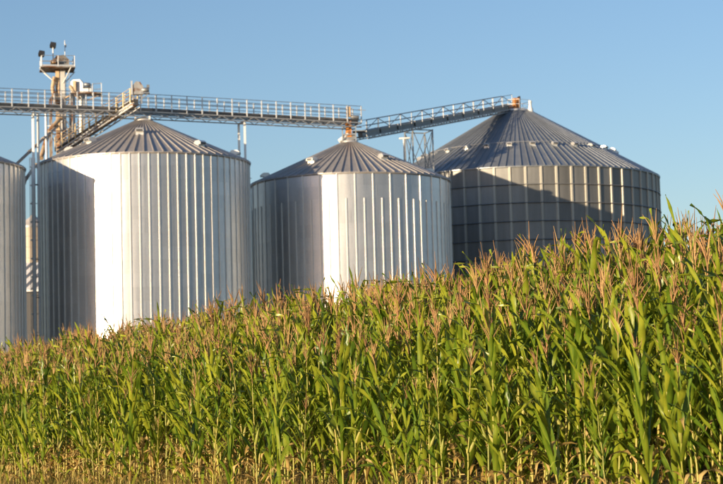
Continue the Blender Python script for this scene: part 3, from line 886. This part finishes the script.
def make_plant(seed, lod=0):
    """one corn plant about 2.5 m tall: list of (part name, slot, geometry)"""
    r = random.Random(seed); parts = []
    HT = 2.5; stem = 1.96 + r.uniform(-.10, .06)
    g = Geo(); lean = Vector((r.uniform(-.05, .05), r.uniform(-.05, .05), 0))
    def axis(z): return lean * (z / stem) ** 2 + Vector((.006 * math.sin(z * 9), .006 * math.cos(z * 8), z))
    ns = 9 if lod == 0 else 5
    tube(g, [axis(stem * i / ns) for i in range(ns + 1)], [.0155 - .009 * (i / ns) ** 1.3 for i in range(ns + 1)], 5 if lod == 0 else 4, 2, r.uniform(.3, .9))
    parts.append(('stalk', 2, g))
    nl = 16; dryness = (.12, .5, .95)[seed % 3]; plane = r.uniform(0, PI)
    for i in range(nl):
        f = i / (nl - 1)
        z = .10 + (stem - .16) * f ** .93
        if lod and z < 1.0: continue
        az = plane + (PI if i % 2 else 0) + r.gauss(0, .38)
        g = Geo()
        dry = (f < .33 and r.random() < dryness) or (f < .7 and r.random() < .03)
        if dry:
            leaf(g, r, z, az, r.uniform(.36, .62), r.uniform(.045, .085), r.uniform(.3, .8), r.uniform(1.2, 2.8), 1, r.uniform(.1, 1.0), 7 if lod == 0 else 5, 1.0)
            mat = 1
        else:
            up = smooth(.6, 1.0, f)
            L = r.uniform(.72, 1.06) if f < .75 else r.uniform(.46, .78)
            Wd = r.uniform(.060, .096) * (1 - .15 * up)
            a0 = r.uniform(.16, .70) - .14 * up
            dr = r.choice((r.uniform(.0, .5), r.uniform(.05, .7), r.uniform(.1, .9), r.uniform(.6, 1.5), r.uniform(1.2, 2.6))) * (1 - .5 * up)
            leaf(g, r, z, az, L, Wd, a0, dr, 0, min(1, max(0, r.gauss(.5, .2) + .12 * up)), 10 if lod == 0 else 6, r.uniform(1.5, 3.4))
            mat = 0
        for k in range(len(g.v)):
            o = axis(z); g.v[k] = (g.v[k][0] + o.x, g.v[k][1] + o.y, g.v[k][2])
        parts.append(('leaf', mat, g))
    # ear in its husk
    if lod == 0:
        g = Geo(); z = r.uniform(.85, 1.1); az = plane + r.gauss(0, .4); L = r.uniform(.2, .27); tl = r.uniform(.25, .5)
        d = Vector((math.cos(az) * math.sin(tl), math.sin(az) * math.sin(tl), math.cos(tl)))
        o = axis(z) + Vector((math.cos(az), math.sin(az), 0)) * .02
        tube(g, [o + d * L * q for q in (0, .15, .4, .7, .9, 1.0, 1.12)], [.008, .022, .030, .024, .014, .008, .002], 6, 4, r.uniform(.2, .8))
        parts.append(('ear', 4, g))
    # tassel
    g = Geo(); top = axis(stem); tt = r.uniform(.2, .9)
    sp = HT - stem + r.uniform(-.05, .05); tl = Vector((r.uniform(-.14, .14), r.uniform(-.14, .14), 0))
    tube(g, [top + tl * sp * q * q + Vector((0, 0, sp * q)) for q in (0, .35, .7, 1)], [.0055, .0065, .0058, .002], 3, 3, tt)
    nb = r.randint(7, 12) if lod == 0 else 6
    for i in range(nb):
        z = sp * r.uniform(.12, .48); az = r.uniform(0, 2 * PI); L = r.uniform(.15, .31); a = r.uniform(.10, .48); bend = r.uniform(-.15, .45)
        o = top + Vector((0, 0, z)); pts = [o]
        for q in range(3):
            th = a + bend * q / 2
            pts.append(pts[-1] + (Vector((math.cos(az) * math.sin(th), math.sin(az) * math.sin(th), math.cos(th)))) * (L / 3))
        tube(g, pts, [.003, .0062, .0055, .002] if lod == 0 else [.003, .0074, .0066, .002], 3, 3, min(1, max(0, tt + r.uniform(-.2, .2))))
    parts.append(('tassel', 3, g))
    return parts

NV = 14
near_proto = [make_plant(100 + i)  # every third one has dry lower leaves
              for i in range(NV)]
near_mesh = [[(nm, mesh_arrays(nm, *g.arrays(), single=SLOTS[sl])) for nm, sl, g in pr] for pr in near_proto]
def merged(pr):
    Vs, Fs, Ms, Ts = [], [], [], []; o = 0
    for nm, sl, g in pr:
        V, Fq, mi, ti = g.arrays(); Vs.append(V); Fs.append(Fq + o); Ms.append(mi); Ts.append(ti); o += len(V)
    return np.concatenate(Vs), np.concatenate(Fs), np.concatenate(Ms), np.concatenate(Ts)
full_arr = [merged(p) for p in near_proto]
top_arr = [merged(make_plant(300 + i, 1)) for i in range(NV)]

# where the plants stand: rows run along the edge of the field
spots = []
NROW = 15
for k in range(-1, NROW):
    u = -9.0
    while u < 36 + k * 1.2:
        u += .172 * rnd.uniform(.7, 1.35)
        p = ROW0 + ROWD * u + ROWN * (.76 * k + rnd.gauss(0, .035))
        if rnd.random() < (.55 if k < 0 else .04): continue
        edge = min(1, max(0, k) / 4)
        ht = 2.0 + .62 * edge + rnd.gauss(0, .11 if k < 4 else .10)
        if rnd.random() < .08: ht -= rnd.uniform(.2, .6)
        if k < 0: ht = rnd.uniform(1.15, 1.85)
        ht += .10 * math.sin(u * .55 + k) 
        spots.append((p.x, p.y, ht, k))
def in_view(s):
    zt = ground_z(s[0], s[1]) + s[2]
    a = proj((s[0], s[1], zt))
    return -25 < a[0] < 748 and a[1] < 470
order = sorted(range(len(spots)), key=lambda i: (0 if in_view(spots[i]) else 1, math.hypot(spots[i][0], spots[i][1])))
near = set(i for i in order[:300] if in_view(spots[i]))
GROUP = 'corn plants nearest the camera'
ROWS = ['short corn plant at the very front', 'corn plant in the front full row', 'corn plant in the second full row', 'corn plant in the third full row', 'corn plant in the fourth full row', 'corn plant in the fifth row or deeper']
def corn_label(x, y, z, k):
    px = proj((x, y, z))[0]
    for lim, where in ((250, 'below the large bright silo'), (350, 'below the left half of the middle silo'), (450, 'below the right half of the middle silo'),
                       (555, 'below the left half of the widest silo'), (660, 'below the right half of the widest silo'), (9999, 'right of the widest silo')):
        if px < lim: break
    return ROWS[min(k + 1, 5)] + ' ' + where
rest = [[], [], [], []]; off = 0
for i, (x, y, ht, k) in enumerate(spots):
    z = ground_z(x, y) - .02; sc = ht / 2.5; rz = rnd.uniform(0, 2 * PI); v = rnd.randrange(NV)
    if k <= 1 and rnd.random() < smooth(4, 15, (Vector((x, y)) - ROW0).dot(ROWD)) * .85: v = 1 + 3 * rnd.randrange(NV // 3)
    tiltx, tilty = rnd.gauss(0, .055), rnd.gauss(0, .055)
    wxy = sc * rnd.uniform(.98, 1.15)
    if i in near:
        t = bpy.data.objects.new('corn_plant', None); t.location = (x, y, z); t.rotation_euler = (tiltx, tilty, rz); t.scale = (wxy, wxy, sc)
        t.empty_display_size = .1
        COL.objects.link(t)
        t['label'] = corn_label(x, y, z + ht, k); t['category'] = 'corn plant'; t['group'] = GROUP
        for nm, me in near_mesh[v]:
            o = bpy.data.objects.new(nm, me); o.parent = t; COL.objects.link(o)
    else:
        V, Fq, mi, ti = (full_arr if k < 4 else top_arr)[v]
        c, s_ = math.cos(rz), math.sin(rz)
        W_ = np.empty_like(V)
        lx, ly, lz = V[:, 0] * wxy, V[:, 1] * wxy, V[:, 2] * sc
        W_[:, 0] = x + lx * c - ly * s_ + tilty * lz; W_[:, 1] = y + lx * s_ + ly * c - tiltx * lz; W_[:, 2] = z + lz
        rest[0].append(W_); rest[1].append(Fq + off); rest[2].append(mi); rest[3].append(np.clip(ti + rnd.uniform(-.08, .08), 0, 1)); off += len(V)
me = mesh_arrays('corn_field', *[np.concatenate(q) for q in rest])
tag(obj('corn_field', me), 'dense stand of corn behind and beyond the nearest plants', 'corn', kind='stuff')
print('corn plants', len(spots), 'near', len(near), 'rest quads', len(me.polygons))

# dry grass along the edge of the field
g = Geo(); rg = random.Random(5)
for i in range(9000):
    u = rg.uniform(-4, 34); s = -abs(rg.gauss(0, 1.1)) + .5
    p = ROW0 + ROWD * u + ROWN * s
    z = ground_z(p.x, p.y); h = rg.uniform(.08, .30); az = rg.uniform(0, 2 * PI); b = rg.uniform(.1, .8) * h
    d = Vector((math.cos(az), math.sin(az), 0)); sd = Vector((-d.y, d.x, 0)) * rg.uniform(.003, .007)
    o = Vector((p.x, p.y, z - .01))
    P = [[o - sd, o + sd], [o + d * b * .3 + Vector((0, 0, h * .6)) - sd * .8, o + d * b * .3 + Vector((0, 0, h * .6)) + sd * .8],
         [o + d * b + Vector((0, 0, h)) - sd * .1, o + d * b + Vector((0, 0, h)) + sd * .1]]
    g.grid(P, 5, rg.uniform(0, 1))
tag(obj('grass', mesh_arrays('grass', *g.arrays(), single='grass')), 'dry tufted grass along the front edge of the corn', 'grass', kind='stuff')
